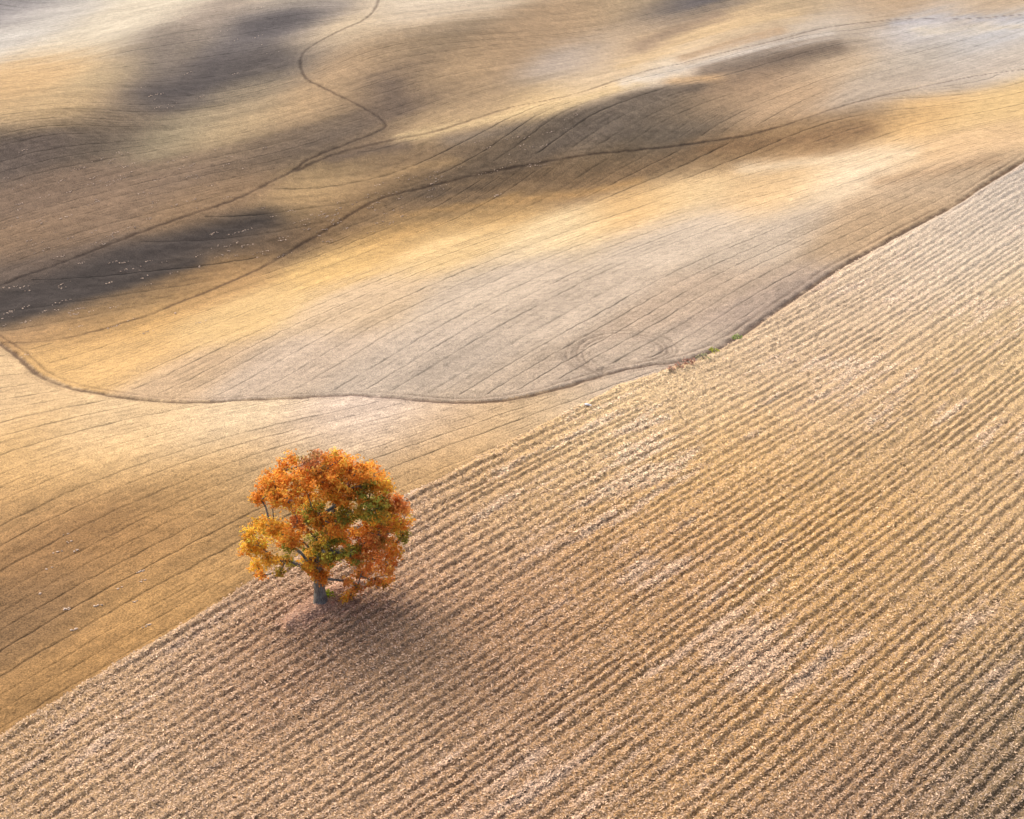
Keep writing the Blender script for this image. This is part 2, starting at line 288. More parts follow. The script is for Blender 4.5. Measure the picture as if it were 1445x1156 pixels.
for P, am in ((LOOP_A, 1.1), (LOOP_B, .9), (LOOP_C, .6)):
    d = track_dist(P, 5.0); d = d + .1 * nz_a; k = am * (np.exp(-((d - .35) / .2) ** 2) + .75 * np.exp(-((d + .75) / .17) ** 2) + .5 * np.exp(-((d - 1.1) / .15) ** 2)) * np.clip(.8 + .9 * nz_a, .15, 1.1)
    rut = np.maximum(rut, np.clip(k, 0, 1) * .62); tdz += -0.07 * k

# the unploughed lens of earth round the tree's foot
TREE_PX = (452, 856)
tree_base = ground(*TREE_PX)
lens_a = ground(398, 893)[:2]; lens_b = ground(508, 818)[:2]
lv = (lens_b - lens_a); ll = np.linalg.norm(lv); lv = lv / ll
ls = ((X - lens_a[0]) * lv[0] + (Y - lens_a[1]) * lv[1]) / ll
ln = -(X - lens_a[0]) * lv[1] + (Y - lens_a[1]) * lv[0] + 0.5 * nz_a
lens = np.exp(-(ln / (1.5 * np.sqrt(np.clip(4 * ls * (1 - ls), 0.02, 1)))) ** 2) * sstep(-.02, .1, ls) * (1 - sstep(.9, 1.02, ls)) * is_pl

# ridges and clods
n1 = fbm(X / 2.6, Y / 2.6, 1, 2); n2 = fbm(X / 0.75, Y / 0.75, 2, 2); n3 = pnoise(X / 0.27, Y / 0.27, 3); n4 = fbm(X / 14, Y / 14, 5, 3)
uw = U + 0.20 * n1 + 0.08 * n2 + 0.5 * pnoise(U * .45, U * 0 + .37, 61) + 0.18 * pnoise(U * .7, X / 30, 62)
t = uw - np.floor(uw)
prof = np.where(t < 0.72, np.sin(np.pi * 0.5 * t / 0.72) ** 1.3, np.cos(np.pi * 0.5 * (t - 0.72) / 0.28) ** 1.2)
rowh = np.sin(np.floor(uw) * 12.9898) * 43758.5; rowh = rowh - np.floor(rowh)
in_edge = sstep(0, 7, PY - EDY)
amp = 0.20 * np.clip(0.7 + 0.6 * rowh + 0.5 * n4 + .4 * fbm(X / 5, Y / 5, 63, 2), .45, 1.7) * (1 - 0.9 * lens) * (1 - .55 * np.exp(-(((PX - 930) / 90) ** 2 + ((PY - 548) / 30) ** 2)))
d_pl = in_edge * (amp * (prof - .4) + 0.10 * n2 * (1 - .7 * lens) + 0.10 * n3 * (1 - .6 * lens)) + 0.14 * np.exp(-((PY - EDY - 5) / 4.0) ** 2) * (.6 + n1)
d_pl += lens * (0.55 - 0.12 * np.abs(ln)) 
tl = U + 0.03 * n1; tl = 1 - np.abs(tl - np.floor(tl) - .5) * 2          # drill seams
d_ha = 0.035 * n2 + 0.03 * n3 + 0.12 * n1 - 0.05 * np.clip((tl - .86) / .14, 0, 1)
DZ = np.where(is_pl, d_pl, d_ha) + np.where(is_pl & (near_track > 1.5), 0, tdz)
Z = Z0 + DZ

# soil colour, painted light and shade included -> albedo
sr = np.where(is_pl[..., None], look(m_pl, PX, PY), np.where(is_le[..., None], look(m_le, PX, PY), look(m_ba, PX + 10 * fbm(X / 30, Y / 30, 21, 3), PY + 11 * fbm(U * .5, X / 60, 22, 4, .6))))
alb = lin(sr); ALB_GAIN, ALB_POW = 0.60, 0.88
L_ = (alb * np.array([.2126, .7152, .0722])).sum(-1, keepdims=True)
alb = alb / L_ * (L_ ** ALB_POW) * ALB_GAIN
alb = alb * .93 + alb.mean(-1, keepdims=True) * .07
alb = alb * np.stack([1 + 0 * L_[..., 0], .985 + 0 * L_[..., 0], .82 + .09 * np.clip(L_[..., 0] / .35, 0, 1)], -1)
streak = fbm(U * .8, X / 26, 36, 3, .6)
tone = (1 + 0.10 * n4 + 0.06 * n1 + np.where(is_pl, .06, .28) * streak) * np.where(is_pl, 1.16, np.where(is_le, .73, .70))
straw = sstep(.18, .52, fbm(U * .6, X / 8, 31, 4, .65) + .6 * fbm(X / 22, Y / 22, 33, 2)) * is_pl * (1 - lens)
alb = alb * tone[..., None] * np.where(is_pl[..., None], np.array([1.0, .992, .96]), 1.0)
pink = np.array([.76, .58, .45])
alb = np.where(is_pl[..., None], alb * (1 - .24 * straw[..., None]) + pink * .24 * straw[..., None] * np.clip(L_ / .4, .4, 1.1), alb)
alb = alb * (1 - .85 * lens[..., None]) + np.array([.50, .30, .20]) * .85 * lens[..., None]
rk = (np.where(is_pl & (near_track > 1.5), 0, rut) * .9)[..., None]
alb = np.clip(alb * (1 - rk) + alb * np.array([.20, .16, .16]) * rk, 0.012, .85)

# ------------------------------------------------------------------ materials
class NT:
    def __init__(s, name):
        s.m = bpy.data.materials.new(name); s.m.use_nodes = True; s.t = s.m.node_tree; s.t.nodes.clear()
        s.out = s.n('OutputMaterial'); s.b = s.n('BsdfPrincipled'); s.l(s.b.outputs[0], s.out.inputs[0])
        s.b.inputs['Roughness'].default_value = .95; s.b.inputs['Specular IOR Level'].default_value = .12
    def n(s, k, **kw):
        x = s.t.nodes.new('ShaderNode' + k)
        for a, v in kw.items(): setattr(x, a, v)
        return x
    def l(s, a, b): s.t.links.new(a, b)
    def math(s, op, a, b=None, c=None, clamp=False):
        x = s.n('Math', operation=op, use_clamp=clamp)
        for i, v in enumerate((a, b, c)):
            if v is None: continue
            if hasattr(v, 'links'): s.l(v, x.inputs[i])
            else: x.inputs[i].default_value = v
        return x.outputs[0]
    def noise(s, scale, detail=2, rough=.55, vec=None):
        x = s.n('TexNoise'); x.inputs['Scale'].default_value = scale; x.inputs['Detail'].default_value = detail; x.inputs['Roughness'].default_value = rough
        s.l(vec or s.pos(), x.inputs['Vector']); return x.outputs[0]
    def pos(s):
        if not hasattr(s, '_p'): s._p = s.n('NewGeometry').outputs['Position']
        return s._p
    def attr(s, name): return s.n('Attribute', attribute_name=name)
    def ramp(s, fac, a, b, va=0.0, vb=1.0):
        x = s.n('MapRange', interpolation_type='SMOOTHSTEP'); s.l(fac, x.inputs[0])
        for i, v in enumerate((a, b, va, vb)): x.inputs[1 + i].default_value = v
        return x.outputs[0]
    def mulcol(s, c, f):
        x = s.n('VectorMath', operation='SCALE'); s.l(c, x.inputs[0]); s.l(f, x.inputs['Scale']) if hasattr(f, 'links') else setattr(x.inputs['Scale'], 'default_value', f)
        return x.outputs[0]
    def bump(s, h, dist, strength=1.0):
        x = s.n('Bump'); x.inputs['Distance'].default_value = dist; x.inputs['Strength'].default_value = strength
        s.l(h, x.inputs['Height']); s.l(x.outputs[0], s.b.inputs['Normal']); return x

def soil_material(name, ploughed, lines=1.0):
    k = NT(name); c = k.attr('tint').outputs['Color']
    if ploughed:
        a = k.noise(9.0, 3, .7); b = k.noise(2.2, 2); sp = k.noise(19.0, 1)
        f = k.math('MULTIPLY', k.ramp(a, .34, .68, .42, 1.55), k.ramp(b, .3, .7, .86, 1.14))
        f = k.math('ADD', f, k.ramp(sp, .62, .74, 0, .45))
        h = k.math('ADD', k.math('MULTIPLY', a, 1.0), k.math('MULTIPLY', sp, .4))
        k.bump(h, .16, .9)
    else:
        a = k.noise(7.0, 3, .75); b = k.noise(0.8, 5, .8)
        u = k.attr('row').outputs['Fac']; wob = k.noise(.35, 2)
        uu = k.math('ADD', u, k.math('MULTIPLY', k.math('SUBTRACT', wob, .5), .06))
        fr = k.math('FRACT', uu); d = k.math('ABSOLUTE', k.math('SUBTRACT', fr, .5))
        row = k.math('FLOOR', uu); hs = k.math('FRACT', k.math('MULTIPLY', k.math('SINE', k.math('MULTIPLY', row, 12.9898)), 437.58))
        ln_ = k.ramp(k.math('DIVIDE', d, k.attr('seam_width').outputs['Fac']), .0, 1.0, 1, 0); patch = k.ramp(k.noise(.07, 2), .35, .6, .45, 1.0)
        st = k.math('MULTIPLY', k.math('MULTIPLY', ln_, patch), k.math('MULTIPLY_ADD', hs, .42, .14))
        st = k.math('MULTIPLY', st, k.attr('seam').outputs['Fac'])
        # finer harrow scratches between the drill seams
        f3 = k.math('FRACT', k.math('MULTIPLY', uu, 3.0)); d3 = k.math('ABSOLUTE', k.math('SUBTRACT', f3, .5))
        st2 = k.math('MULTIPLY', k.ramp(d3, .0, .3, .24, 0), k.ramp(k.noise(.22, 2), .4, .65, 0, 1))
        f = k.math('MULTIPLY', k.ramp(a, .33, .67, .58, 1.42), k.ramp(b, .36, .64, .87, 1.13))
        f = k.math('MULTIPLY', f, k.math('SUBTRACT', k.math('SUBTRACT', 1.0, st), st2))
        k.bump(k.math('SUBTRACT', a, k.math('MULTIPLY', st, 1.2)), .12, .8)
    k.l(k.mulcol(c, f), k.b.inputs['Base Color'])
    return k.m
M_PL = soil_material('ploughed_soil', True); M_HA = soil_material('harrowed_soil', False)

# ------------------------------------------------------------------ ground meshes (one grid, cut along the field borders)
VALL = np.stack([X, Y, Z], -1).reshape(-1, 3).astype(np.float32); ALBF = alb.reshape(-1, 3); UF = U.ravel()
nr, nc = X.shape
qi = (np.arange(nr - 1)[:, None] * nc + np.arange(nc - 1)[None, :])
quads = np.stack([qi, qi + 1, qi + nc + 1, qi + nc], -1).reshape(-1, 4)
region = np.select([is_pl, is_le, is_kn, is_va], [0, 1, 2, 3], 4)
tr = (near_track < 1.9)
region = np.where(tr, 5 + track_id, region)
rq = region[:-1, :-1].ravel()
specs = {0: ('ploughed_field', 'deeply ploughed stubble field with rough furrows around the lone tree', M_PL),
         1: ('harrowed_field', 'smooth golden harrowed slope between the ploughed furrows and the winding track', M_HA),
         2: ('knoll_field', 'pale grey clay knoll with long diagonal drill seams and golden flank', M_HA),
         3: ('valley_field', 'dark brown valley side strewn with pale flecks behind the golden knoll', M_HA),
         4: ('hill_field', 'rolling brown and cream hills beyond the bright ridge line', M_HA),
         5: ('track_below_knoll', 'rutted wheel track curving along the foot of the pale knoll', M_HA),
         6: ('track_over_knoll', 'thin wheel track running over the back of the golden knoll', M_HA),
         7: ('track_on_hill', 'wheel track with a sharp hairpin bend on the brown hillside', M_HA),
         8: ('track_on_ridge', 'faint wheel track following the bright ridge crest', M_HA)}
for r_, (nm, lb, mt) in specs.items():
    f = quads[rq == r_]
    if not len(f): continue
    idx, inv = np.unique(f, return_inverse=True); u_ = UF[idx].copy()
    if r_ == 0: at = {}
    elif r_ < 5: at = {'row': u_, 'seam_width': SEAM_W.ravel()[idx], 'seam': np.full(len(idx), {1: .8, 2: .95, 3: 1.2, 4: .9}[r_])}
    else: at = {'row': np.full(len(idx), .02), 'seam_width': np.full(len(idx), .05)}
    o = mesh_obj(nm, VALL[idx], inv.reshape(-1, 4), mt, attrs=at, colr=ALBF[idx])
    tag(o, lb, 'track' if r_ > 4 else 'field', kind='structure')

# surrounding land out to the horizon
azs = np.radians(np.concatenate([np.linspace(-180, -22, 60), np.linspace(-20, 20, 41), np.linspace(22, 180, 60)]))
rr = np.concatenate([np.linspace(0, 116, 6)[0:], np.geomspace(125, 9000, 70)])
AA, RR = np.meshgrid(azs, rr)
jj = np.clip((AA - AZ[0]) / (AZ[1] - AZ[0]), 0, nc - 1).astype(int)
edge_r = R[-1][jj]; edge_z = Z0[-1][jj]
zin = np.zeros_like(AA)
for a in range(AA.shape[1]):
    j0 = jj[0, a]; zin[:, a] = np.interp(RR[:, a], R[:, j0], Z0[:, j0])
swell = 9 * fbm(AA * 3, np.log(RR + 30) * 5, 41, 3)
inside = (np.abs(AA) < 0.325) & (RR < edge_r - 2) & (RR > R[0].mean() + 2)
wside = sstep(.33, 1.2, np.abs(AA))
zo = zin * (1 - wside) + wside * (-5) + swell * sstep(.34, .8, np.abs(AA)) + sstep(0, 300, RR - edge_r) * (swell * 1.4 + 10 * sstep(0, 3000, RR - edge_r))
zo = np.where(RR < 112, np.minimum(zo, 0), zo) - 0.45 - 3.0 * ((np.abs(AA) < .335) & (RR < edge_r) & (RR > 112))
Vs = np.stack([RR * np.sin(AA), RR * np.cos(AA), zo], -1).reshape(-1, 3)
n_a = len(azs); qi2 = (np.arange(len(rr) - 1)[:, None] * n_a + np.arange(n_a - 1)[None, :])
q2 = np.stack([qi2, qi2 + 1, qi2 + n_a + 1, qi2 + n_a], -1).reshape(-1, 4)
ins = inside.ravel(); q2 = q2[~(ins[q2].all(1))]
ccol = np.tile(np.array([[.36, .27, .17]]), (len(Vs), 1)) * (1 + .25 * fbm(Vs[:, 0] / 60, Vs[:, 1] / 60, 51, 3))[:, None]
o = mesh_obj('surrounding_land', Vs, q2, M_HA, attrs={'seam': np.full(len(Vs), .4), 'seam_width': np.full(len(Vs), .05), 'row': (Vs[:, 1] - .5 * Vs[:, 0]) / 4.0}, colr=ccol)
tag(o, 'rolling bare farmland continuing beyond the fields to the horizon', 'farmland', kind='structure')

# ------------------------------------------------------------------ straw litter on the ploughed rows
def flat_mat(name, rough=.9, trans=0.0):
    k = NT(name); c = k.attr('tint').outputs['Color']; k.l(c, k.b.inputs['Base Color']); k.b.inputs['Roughness'].default_value = rough
    if trans:
        tl_ = k.n('BsdfTranslucent'); k.l(c, tl_.inputs[0]); mx = k.n('MixShader'); mx.inputs[0].default_value = trans
        k.l(k.b.outputs[0], mx.inputs[1]); k.l(tl_.outputs[0], mx.inputs[2]); k.l(mx.outputs[0], k.out.inputs[0])
    return k.m
M_STRAW = flat_mat('dry_straw'); M_STONE = flat_mat('pale_stone')
w = (is_pl & (lens < .3) & (PY < 1200) & (PX > -40) & (PX < 1485)).astype(float) * (0.35 + straw * 1.6)
w = w.ravel(); NS = 250000
ids = rng.choice(w.size, NS, p=w / w.sum())
c0 = VALL[ids].astype(float) + np.stack([rng.uniform(-.12, .12, NS), rng.uniform(-.2, .2, NS), rng.uniform(.0, .05, NS)], -1)
an = rng.uniform(0, 2 * np.pi, NS); ln_s = rng.uniform(.05, .13, NS); wd_s = rng.uniform(.025, .06, NS); tz = rng.uniform(-.5, .5, NS)
e1 = np.stack([np.cos(an), np.sin(an), tz], -1) * ln_s[:, None]
e2 = np.stack([-np.sin(an), np.cos(an), rng.uniform(-.6, .6, NS)], -1) * wd_s[:, None]
Vq = np.stack([c0 - e1 - e2, c0 + e1 - e2 * .6, c0 + e1 + e2, c0 - e1 + e2 * .6], 1).reshape(-1, 3)
base = ALBF[ids]; br = rng.choice([.45, .8, 1.1, 1.45], NS, p=[.25, .25, .28, .22])[:, None] * rng.uniform(.85, 1.15, (NS, 1)) * (1 + .12 * straw.ravel()[ids][:, None])
stc = np.clip(base * br * .72 + np.array([.74, .56, .42]) * .28 * br, .02, .85)
o = mesh_obj('straw_litter', Vq, np.arange(NS * 4).reshape(-1, 4), M_STRAW, smooth=False, colr=np.repeat(stc, 4, 0))
tag(o, 'pale straw and stubble scraps scattered over the ploughed furrows', 'straw', kind='stuff')

# ------------------------------------------------------------------ the tree
ico_v = np.array([[0,0,1],[.894,0,.447],[.276,.851,.447],[-.724,.526,.447],[-.724,-.526,.447],[.276,-.851,.447],[.724,.526,-.447],[-.276,.851,-.447],[-.894,0,-.447],[-.276,-.851,-.447],[.724,-.526,-.447],[0,0,-1]])
ico_f = np.array([[0,1,2],[0,2,3],[0,3,4],[0,4,5],[0,5,1],[1,6,2],[2,7,3],[3,8,4],[4,9,5],[5,10,1],[2,6,7],[3,7,8],[4,8,9],[5,9,10],[1,10,6],[6,11,7],[7,11,8],[8,11,9],[9,11,10],[10,11,6]])

tree_base[2] = samp(Z, *ij(*TREE_PX)) - .05
ty = tree_base[1]
def tree_pt(px, py, depth=0.0):
    """point on the upright plane through the trunk, pushed back by depth metres along the line of sight"""
    u = (px - PW / 2) / FPX; v = (PH / 2 - py) / FPX
    d = np.array([u, cP + v * sP, -sP + v * cP]); s = ty / d[1]
    return np.array([0, 0, CAM_H]) + d * s + d / np.linalg.norm(d) * depth
O_, Y_, G_, R_, B_ = (.72, .275, .045), (.72, .37, .05), (.25, .26, .045), (.66, .24, .07), (.44, .20, .10)
CL = [(400,170,30,O_),(380,230,62,O_),(300,300,62,O_),(240,370,38,O_),(520,195,52,B_),(630,190,56,O_),(560,270,80,O_),(450,300,80,O_),(740,235,62,O_),(820,280,62,O_),(700,320,72,O_),
      (862,315,36,Y_),(380,385,56,O_),(325,345,56,O_),(480,425,58,G_),(540,390,60,Y_),(770,335,58,G_),(885,395,52,R_),(940,420,46,R_),(980,440,18,R_),(960,500,38,O_),(972,560,26,G_),
      (820,430,62,G_),(880,490,62,Y_),(690,460,48,G_),(790,525,56,O_),(850,560,62,R_),(610,500,66,O_),(560,480,48,O_),(480,520,56,R_),(570,575,62,G_),(400,570,52,O_),(320,525,52,Y_),(250,515,52,Y_),
      (200,560,38,Y_),(190,640,36,Y_),(240,615,46,Y_),(220,700,34,Y_),(300,690,44,Y_),(250,765,18,O_),(340,755,14,G_),(400,620,28,G_),(385,690,18,G_),(500,600,56,G_),(500,680,46,Y_),(545,730,56,O_),
      (560,790,34,O_),(490,742,24,G_),(615,650,48,G_),(655,585,56,O_),(700,665,46,G_),(750,620,50,R_),(800,620,58,R_),(840,680,58,R_),(885,720,54,R_),(905,640,44,O_),(890,780,36,O_),(820,785,30,R_),
      (760,755,40,R_),(690,800,34,R_),(700,865,28,O_),(735,830,28,R_),(750,690,44,R_),(430,490,26,R_),(600,340,50,Y_),(650,395,38,O_),(540,450,50,G_),(600,560,52,G_),(640,520,44,O_),(560,640,40,G_)]
cen = (585, 480)
clumps = []
for (a, b, r, c) in CL:
    px, py = 300 + a / 3.6125, 600 + b / 3.6125; q = ((a - cen[0]) / 430) ** 2 + ((b - cen[1]) / 370) ** 2
    half = 5.2 * math.sqrt(max(.06, 1 - q)); rm = r / 3.6125 / 15.6
    side = [-1, 1] if (half > 3.0 and rng.random() < .6) else [-1 if rng.random() < .7 else 1]
    for s in side:
        dp = s * half * rng.uniform(.35, .95)
        if s > 0: pp = (px + rng.uniform(-5, 5), py + rng.uniform(-4, 6))
        else: pp = (px, py)
        clumps.append((tree_pt(*pp, dp), rm * (1.0 if s < 0 else .95), np.array(c), s))
# branch skeleton: every clump grows from the nearest lower piece of wood
fork = tree_pt(449, 800); top1 = tree_pt(463, 768, .2); top2 = tree_pt(470, 735, .4); top3 = tree_pt(473, 700, .3)
nodes = [tree_base.copy(), tree_pt(450, 826), fork, top1, top2, top3]; par = [-1, 0, 1, 2, 3, 4]; tips = []
order = sorted(range(len(clumps)), key=lambda i: np.linalg.norm(clumps[i][0] - top1))
for i in order:
    p = clumps[i][0]; best, bc = None, 1e9
    for n in range(2, len(nodes)):
        v = p - nodes[n]; L = np.linalg.norm(v); up = v[2] / (L + 1e-6)
        cost = L * (1 + .5 * max(0, -up)) + .25 * np.linalg.norm(nodes[n] - fork)
        if L > .4 and cost < bc: bc, best = cost, n
    L = np.linalg.norm(p - nodes[best]); ns = max(1, int(L / .9)); prev = best; a0 = nodes[best]
    for s in range(1, ns + 1):
        f = s / ns; q = a0 + (p - a0) * f + rng.normal(0, .13, 3) * (L / 3) * (1 if s < ns else .3); q[2] += .22 * math.sin(math.pi * f) * min(1, L / 3)
        nodes.append(q); par.append(prev); prev = len(nodes) - 1
    tips.append(prev)
    for _ in range(8):                                                # twigs fanning out inside the clump
        d = rng.normal(0, 1, 3); d /= np.linalg.norm(d); d[2] = abs(d[2]) * .8
        nodes.append(nodes[prev] + d * clumps[i][1] * rng.uniform(.5, .9)); par.append(prev)
N = len(nodes); nodes = np.array(nodes); load = np.zeros(N); kids = [[] for _ in range(N)]
for i in range(1, N): kids[par[i]].append(i)
for i in range(N - 1, -1, -1):
    if not kids[i]: load[i] = 1
    if par[i] >= 0: load[par[i]] += load[i]
rad = .016 * load ** .50
def tube(chain, radii, sides=7, seed=0):
    P = np.array(chain); V, F = [], []
    g = np.random.default_rng(seed)
    for i, p in enumerate(P):
        tdir = P[min(i + 1, len(P) - 1)] - P[max(i - 1, 0)]; tdir /= np.linalg.norm(tdir) + 1e-9
        a = np.cross(tdir, [0.3, 1, .1]); a /= np.linalg.norm(a); b = np.cross(tdir, a)
        for s in range(sides):
            th = 2 * math.pi * s / sides; V.append(p + (a * math.cos(th) + b * math.sin(th)) * radii[i] * g.uniform(.93, 1.07))
    for i in range(len(P) - 1):
        for s in range(sides):
            F.append((i * sides + s, i * sides + (s + 1) % sides, (i + 1) * sides + (s + 1) % sides, (i + 1) * sides + s))
    return np.array(V), np.array(F)
def bark_mat():
    k = NT('oak_bark'); p = k.pos(); mp = k.n('Mapping'); mp.inputs['Scale'].default_value = (5, 5, .9); k.l(p, mp.inputs[0])
    a = k.noise(2.0, 4, .65, mp.outputs[0]); b = k.noise(1.1, 2)
    r = k.n('ValToRGB'); k.l(k.math('ADD', k.math('MULTIPLY', a, .7), k.math('MULTIPLY', b, .3)), r.inputs[0])
    r.color_ramp.elements[0].position = .33; r.color_ramp.elements[0].color = (.028, .026, .024, 1)
    r.color_ramp.elements[1].position = .68; r.color_ramp.elements[1].color = (.36, .36, .32, 1)
    k.l(r.outputs[0], k.b.inputs['Base Color']); k.bump(a, .12, 1.0); return k.m
M_BARK = bark_mat()
root = bpy.data.objects.new('oak_tree', None); col.objects.link(root); root.location = tree_base; root.empty_display_size = 1
tag(root, 'lone oak in orange and green autumn leaf standing at the edge of the ploughed furrows', 'tree')
def local(V): return np.asarray(V) - tree_base
# trunk with flared, fluted base
tc = [tree_base + [0, 0, -.3], tree_base + [0, 0, .25], tree_base + [0, 0, .8]] + [nodes[1]] + [nodes[1] * .5 + fork * .5] + [fork, top1, top2, top3]
trad = [.66, .54, .46, .43, .41, .39, .33, .26, .19]
tcs = []; trs = []
for k_ in range(len(tc) - 1):
    for f in (0, .33, .66): tcs.append(tc[k_] * (1 - f) + tc[k_ + 1] * f); trs.append(trad[k_] * (1 - f) + trad[k_ + 1] * f)
tcs.append(tc[-1]); trs.append(trad[-1])
V, F = tube(tcs, trs, 18, 1)
for i in range(len(tcs)):
    th = np.arange(18) * 2 * np.pi / 18; fl = 1 + .10 * np.cos(5 * th + 1) * max(0, 1 - i / 9)
    V[i * 18:(i + 1) * 18] = tcs[i] + (V[i * 18:(i + 1) * 18] - tcs[i]) * fl[:, None]
mesh_obj('trunk', local(V), F, M_BARK, root)
# limbs: one mesh per bough that leaves the trunk
trunk_nodes = {0, 1, 2, 3, 4, 5}
for n in range(N):
    if par[n] in trunk_nodes and n not in trunk_nodes:
        Vs_, Fs_, off = [], [], 0; stack = [(par[n], n)]
        while stack:
            a, b = stack.pop(); ch = [nodes[a], nodes[b]]; rd = [min(rad[a], rad[b] * 1.35), rad[b]]; c = b
            while kids[c]:
                ks = sorted(kids[c], key=lambda q: -load[q])
                for o2 in ks[1:]: stack.append((c, o2))
                c = ks[0]; ch.append(nodes[c]); rd.append(rad[c])
            v, f = tube(ch, rd, 6 if rd[0] > .06 else 4, n); Vs_.append(v); Fs_.append(f + off); off += len(v)
        mesh_obj('limb', local(np.concatenate(Vs_)), np.concatenate(Fs_), M_BARK, root)
# leaves
LV, LC = [], []
for (p, r, c, s) in clumps:
    n = int((400 if c[1] == R_[1] and p[2] < top2[2] else 640) * (r / .9) ** 2 * (1.0 if s < 0 else .8)) + 60
    # sprays: little sub-clusters on the outer shell of the clump
    ksub = max(5, int(n / 26)); d = rng.normal(0, 1, (ksub, 3)); d /= np.linalg.norm(d, axis=1)[:, None]
    sub = p + d * (r * 1.1 * rng.uniform(.15, 1.2, (ksub, 1)) ** .6) * np.array([1.05, 1.0, .85])
    which = rng.integers(0, ksub, n); pos = sub[which] + rng.normal(0, .19, (n, 3)) * np.array([1, 1, .75])
    rel = pos - np.array([0, 0, CAM_H]); zc = rel[:, 1] * cP - rel[:, 2] * sP
    qx = (PW / 2 + FPX * rel[:, 0] / zc - 300) * 3.6125; qy = (PH / 2 - FPX * (rel[:, 1] * sP + rel[:, 2] * cP) / zc - 600) * 3.6125
    keep = np.ones(n, bool)                                              # openings between the boughs
    for (hx, hy, hr) in ((602, 418, 36), (345, 455, 48), (740, 505, 26), (650, 640, 26), (660, 725, 42), (430, 655, 34), (620, 812, 46), (300, 640, 24), (900, 560, 16), (800, 360, 14), (450, 770, 40)):
        keep &= ~(((qx - hx) ** 2 + (qy - hy) ** 2 < (hr * rng.uniform(.75, 1.2, n)) ** 2) & (rng.random(n) < .9))
    pos = pos[keep]; which = which[keep]; n = len(pos)
    if n == 0: continue
    hue = rng.normal(0, 1, ksub)[which]
    cc = np.tile(c, (n, 1))
    low = np.clip((p[2] - pos[:, 2]) / (r + .1) * .5 + .25, 0, 1)
    alt = np.where(rng.random(ksub)[which, None] < .28, np.array(G_), np.where(rng.random(ksub)[which, None] < .3, np.array(Y_), np.array(O_)))
    mixf = np.clip(.22 + .25 * rng.normal(0, 1, ksub)[which], 0, .75)[:, None]
    cc = cc * (1 - mixf) + alt * mixf
    cc = cc * 1.18 * np.exp(.20 * hue + .20 * rng.normal(0, 1, n))[:, None]
    sz = rng.uniform(.06, .12, n)
    nrm = rng.normal(0, 1, (n, 3)) + (pos - p) / (r + .1) * .9 + np.array([0, 0, .5]); nrm /= np.linalg.norm(nrm, axis=1)[:, None]
    a = np.cross(nrm, rng.normal(0, 1, (n, 3))); a /= np.linalg.norm(a, axis=1)[:, None]; b = np.cross(nrm, a)
    a *= (sz * 1.35)[:, None]; b *= (sz * .8)[:, None]
    LV.append(np.stack([pos - a, pos + b + nrm * .02, pos + a, pos - b + nrm * .02], 1)); LC.append(np.repeat(cc, 4, 0))
LV = np.concatenate(LV).reshape(-1, 3); LC = np.clip(np.concatenate(LC), .008, .8)
cr = mesh_obj('crown', local(LV), np.arange(len(LV)).reshape(-1, 4), flat_mat('oak_leaf', .6, .5), root, smooth=False, colr=LC)
cr['kind'] = 'stuff'; cr['label'] = 'orange, rust and olive green autumn oak leaves'
print('leaves', len(LV) // 4, 'tree at', tree_base)

lw = (lens.ravel() + .25 * np.exp(-(((X - tree_base[0] - 1.5) / 4.5) ** 2 + ((Y - tree_base[1]) / 4.5) ** 2)).ravel()) ** 1.0; nl = 2600
li = rng.choice(lw.size, nl, p=lw / lw.sum()); lp = VALL[li].astype(float) + np.stack([rng.uniform(-.1, .1, nl), rng.uniform(-.1, .1, nl), rng.uniform(.02, .06, nl)], -1)
la = rng.uniform(0, 6.28, nl); ls_ = rng.uniform(.05, .09, nl)[:, None]
l1 = np.stack([np.cos(la), np.sin(la), rng.uniform(-.4, .4, nl)], -1) * ls_ * 1.3; l2 = np.stack([-np.sin(la), np.cos(la), rng.uniform(-.4, .4, nl)], -1) * ls_ * .8
o = mesh_obj('fallen_leaves', np.stack([lp - l1, lp + l2, lp + l1, lp - l2], 1).reshape(-1, 3), np.arange(nl * 4).reshape(-1, 4), M_STRAW, smooth=False,
             colr=np.repeat(np.array([.54, .35, .24]) * np.exp(.25 * rng.normal(0, 1, (nl, 1))), 4, 0))
tag(o, 'salmon brown fallen leaves on the bare earth around the oak trunk', 'leaves', kind='stuff')

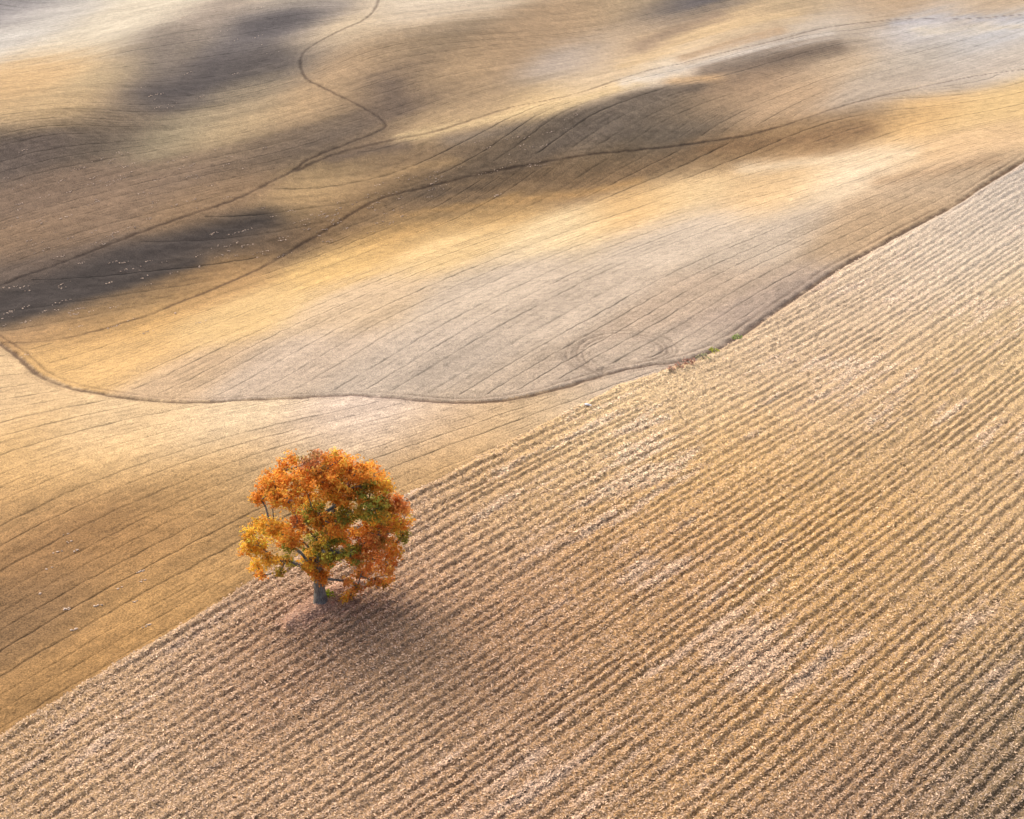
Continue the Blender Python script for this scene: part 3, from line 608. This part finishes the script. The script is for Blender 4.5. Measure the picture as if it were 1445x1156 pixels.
# ------------------------------------------------------------------ small things
def weed(name, px, py, size, colour, label, cat, n=60, group=None, spread=1.0):
    b = ground(px, py, Z); r_ = bpy.data.objects.new(name, None); col.objects.link(r_); r_.location = b; r_.empty_display_size = .3
    tag(r_, label, cat, group)
    v, f, off = [], [], 0
    for i in range(7):
        a = rng.uniform(0, 2 * np.pi); tip = np.array([math.cos(a) * size * .5 * spread, math.sin(a) * size * .5 * spread, size * rng.uniform(.5, .9)])
        tv, tf = tube([np.array([0, 0, -.05]), tip * .5 + [0, 0, size * .1], tip], [.025, .018, .008], 4, i); v.append(tv); f.append(tf + off); off += len(tv)
    st = mesh_obj('stem', np.concatenate(v), np.concatenate(f), M_BARK, r_)
    d = rng.normal(0, 1, (n, 3)); d[:, 2] = np.abs(d[:, 2]) * .8; pos = d / np.linalg.norm(d, axis=1)[:, None] * size * rng.uniform(.2, 1, (n, 1)) ** .6 * np.array([spread, spread, .9]) + [0, 0, .05]
    nn = rng.normal(0, 1, (n, 3)) + [0, 0, .6]; nn /= np.linalg.norm(nn, axis=1)[:, None]
    a = np.cross(nn, rng.normal(0, 1, (n, 3))); a /= np.linalg.norm(a, axis=1)[:, None]; bb = np.cross(nn, a); s = rng.uniform(.08, .17, n)[:, None] * size
    lv = np.stack([pos - a * s * 1.5, pos + bb * s, pos + a * s * 1.5, pos - bb * s], 1).reshape(-1, 3)
    lc = np.repeat(np.clip(np.array(colour) * np.exp(.3 * rng.normal(0, 1, (n, 1))), 0, .8), 4, 0)
    lf = mesh_obj('leaves', lv, np.arange(n * 4).reshape(-1, 4), M_WEED, r_, smooth=False, colr=lc); lf['kind'] = 'stuff'
M_WEED = flat_mat('weed_leaf', .6, .3)
weed('oak_sucker', 464, 849, .6, (.34, .42, .03), 'small bright yellow green shoot at the foot of the oak trunk', 'shoot', 90)
weed('weed_clump', 1008, 497, .55, (.36, .38, .06), 'bright yellow green weed clump at the edge of the furrows below the track', 'weed', 70, spread=1.2)
weed('weed_clump', 1041, 477, .55, (.28, .36, .10), 'grass green weed clump beside the dark field edge, higher up the slope', 'weed', 80, spread=1.2)
weed('weed_clump', 993, 506, .6, (.30, .30, .16), 'dull grey green weed clump where the track meets the furrows', 'weed', 60, spread=1.4)
for (x, y, s, lb) in ((972, 513, .65, 'reddish brown dry shrub next to the dull green weed clump'), (958, 519, .5, 'reddish brown dry shrub between two other dry shrubs by the track'),
                      (947, 524, .42, 'small reddish brown dry shrub at the corner where furrows begin')):
    weed('dry_shrub', x, y, s, (.42, .24, .17), lb, 'shrub', 70, 'dry shrubs where the track meets the furrows', 1.3)

def rock(size, seed):
    g = np.random.default_rng(seed); v = ico_v * g.uniform(.7, 1.2, (12, 1)) * np.array([size * g.uniform(.9, 1.4), size, size * .55]); return v
b = ground(828, 573, Z)
v = np.concatenate([rock(.26, 1), rock(.15, 2) + [.34, -.05, -.05], rock(.11, 5) + [-.32, .1, -.08]])
r_ = bpy.data.objects.new('white_rock', None); col.objects.link(r_); r_.location = b
tag(r_, 'white chalky lump of rock lying alone at the edge of the furrows', 'rock')
for k_, nm in ((0, 'boulder'), (1, 'fragment'), (2, 'fragment')):
    mesh_obj(nm, v[k_ * 12:(k_ + 1) * 12] + [0, 0, .1], ico_f, M_STONE, r_, smooth=False, colr=np.full((12, 3), .78))

# pale stones turned up along the drill rows
zones = [(0, 455, 60, 30, 12), (100, 440, 60, 20, 10), (60, 400, 70, 30, 12), (200, 380, 90, 30, 14), (330, 340, 80, 30, 16), (80, 270, 90, 60, 16), (250, 270, 80, 50, 16), (300, 230, 90, 40, 10), (430, 320, 60, 30, 18),
         (470, 300, 40, 20, 14), (530, 290, 40, 25, 10), (620, 260, 60, 25, 12), (720, 200, 50, 20, 8), (720, 230, 60, 15, 6), (800, 175, 60, 20, 6), (250, 130, 40, 30, 10), (330, 60, 70, 40, 10), (150, 240, 80, 30, 14), (230, 450, 60, 25, 5),
         (20, 300, 50, 40, 10), (120, 330, 90, 25, 14), (90, 765, 30, 20, 4), (180, 840, 60, 60, 5), (100, 840, 80, 80, 6), (560, 270, 60, 20, 8)]
v, f, c, off = [], [], [], 0
for (x, y, sx, sy, n) in zones:
    for _ in range(n):
        px = x + rng.normal(0, sx * .55); py = y + rng.normal(0, sy * .55)
        if not (0 < px < PW): continue
        for q in range(rng.integers(2, 8)):
            ox = rng.normal(0, 4.5); g_ = ground(px + ox, py - .28 * ox + rng.normal(0, .7), Z)
            v.append(rock(rng.uniform(.05, .13), int(rng.integers(1e6))) + g_ + [0, 0, .02]); f.append(ico_f + off); off += 12
            c.append(np.tile(np.array([.52, .40, .30]) * rng.uniform(.5, 1.15), (12, 1)))
o = mesh_obj('field_stones', np.concatenate(v), np.concatenate(f), M_STONE, smooth=False, colr=np.concatenate(c))
tag(o, 'pale stones and clods scattered in streaks over the dark soil', 'stones', kind='stuff')
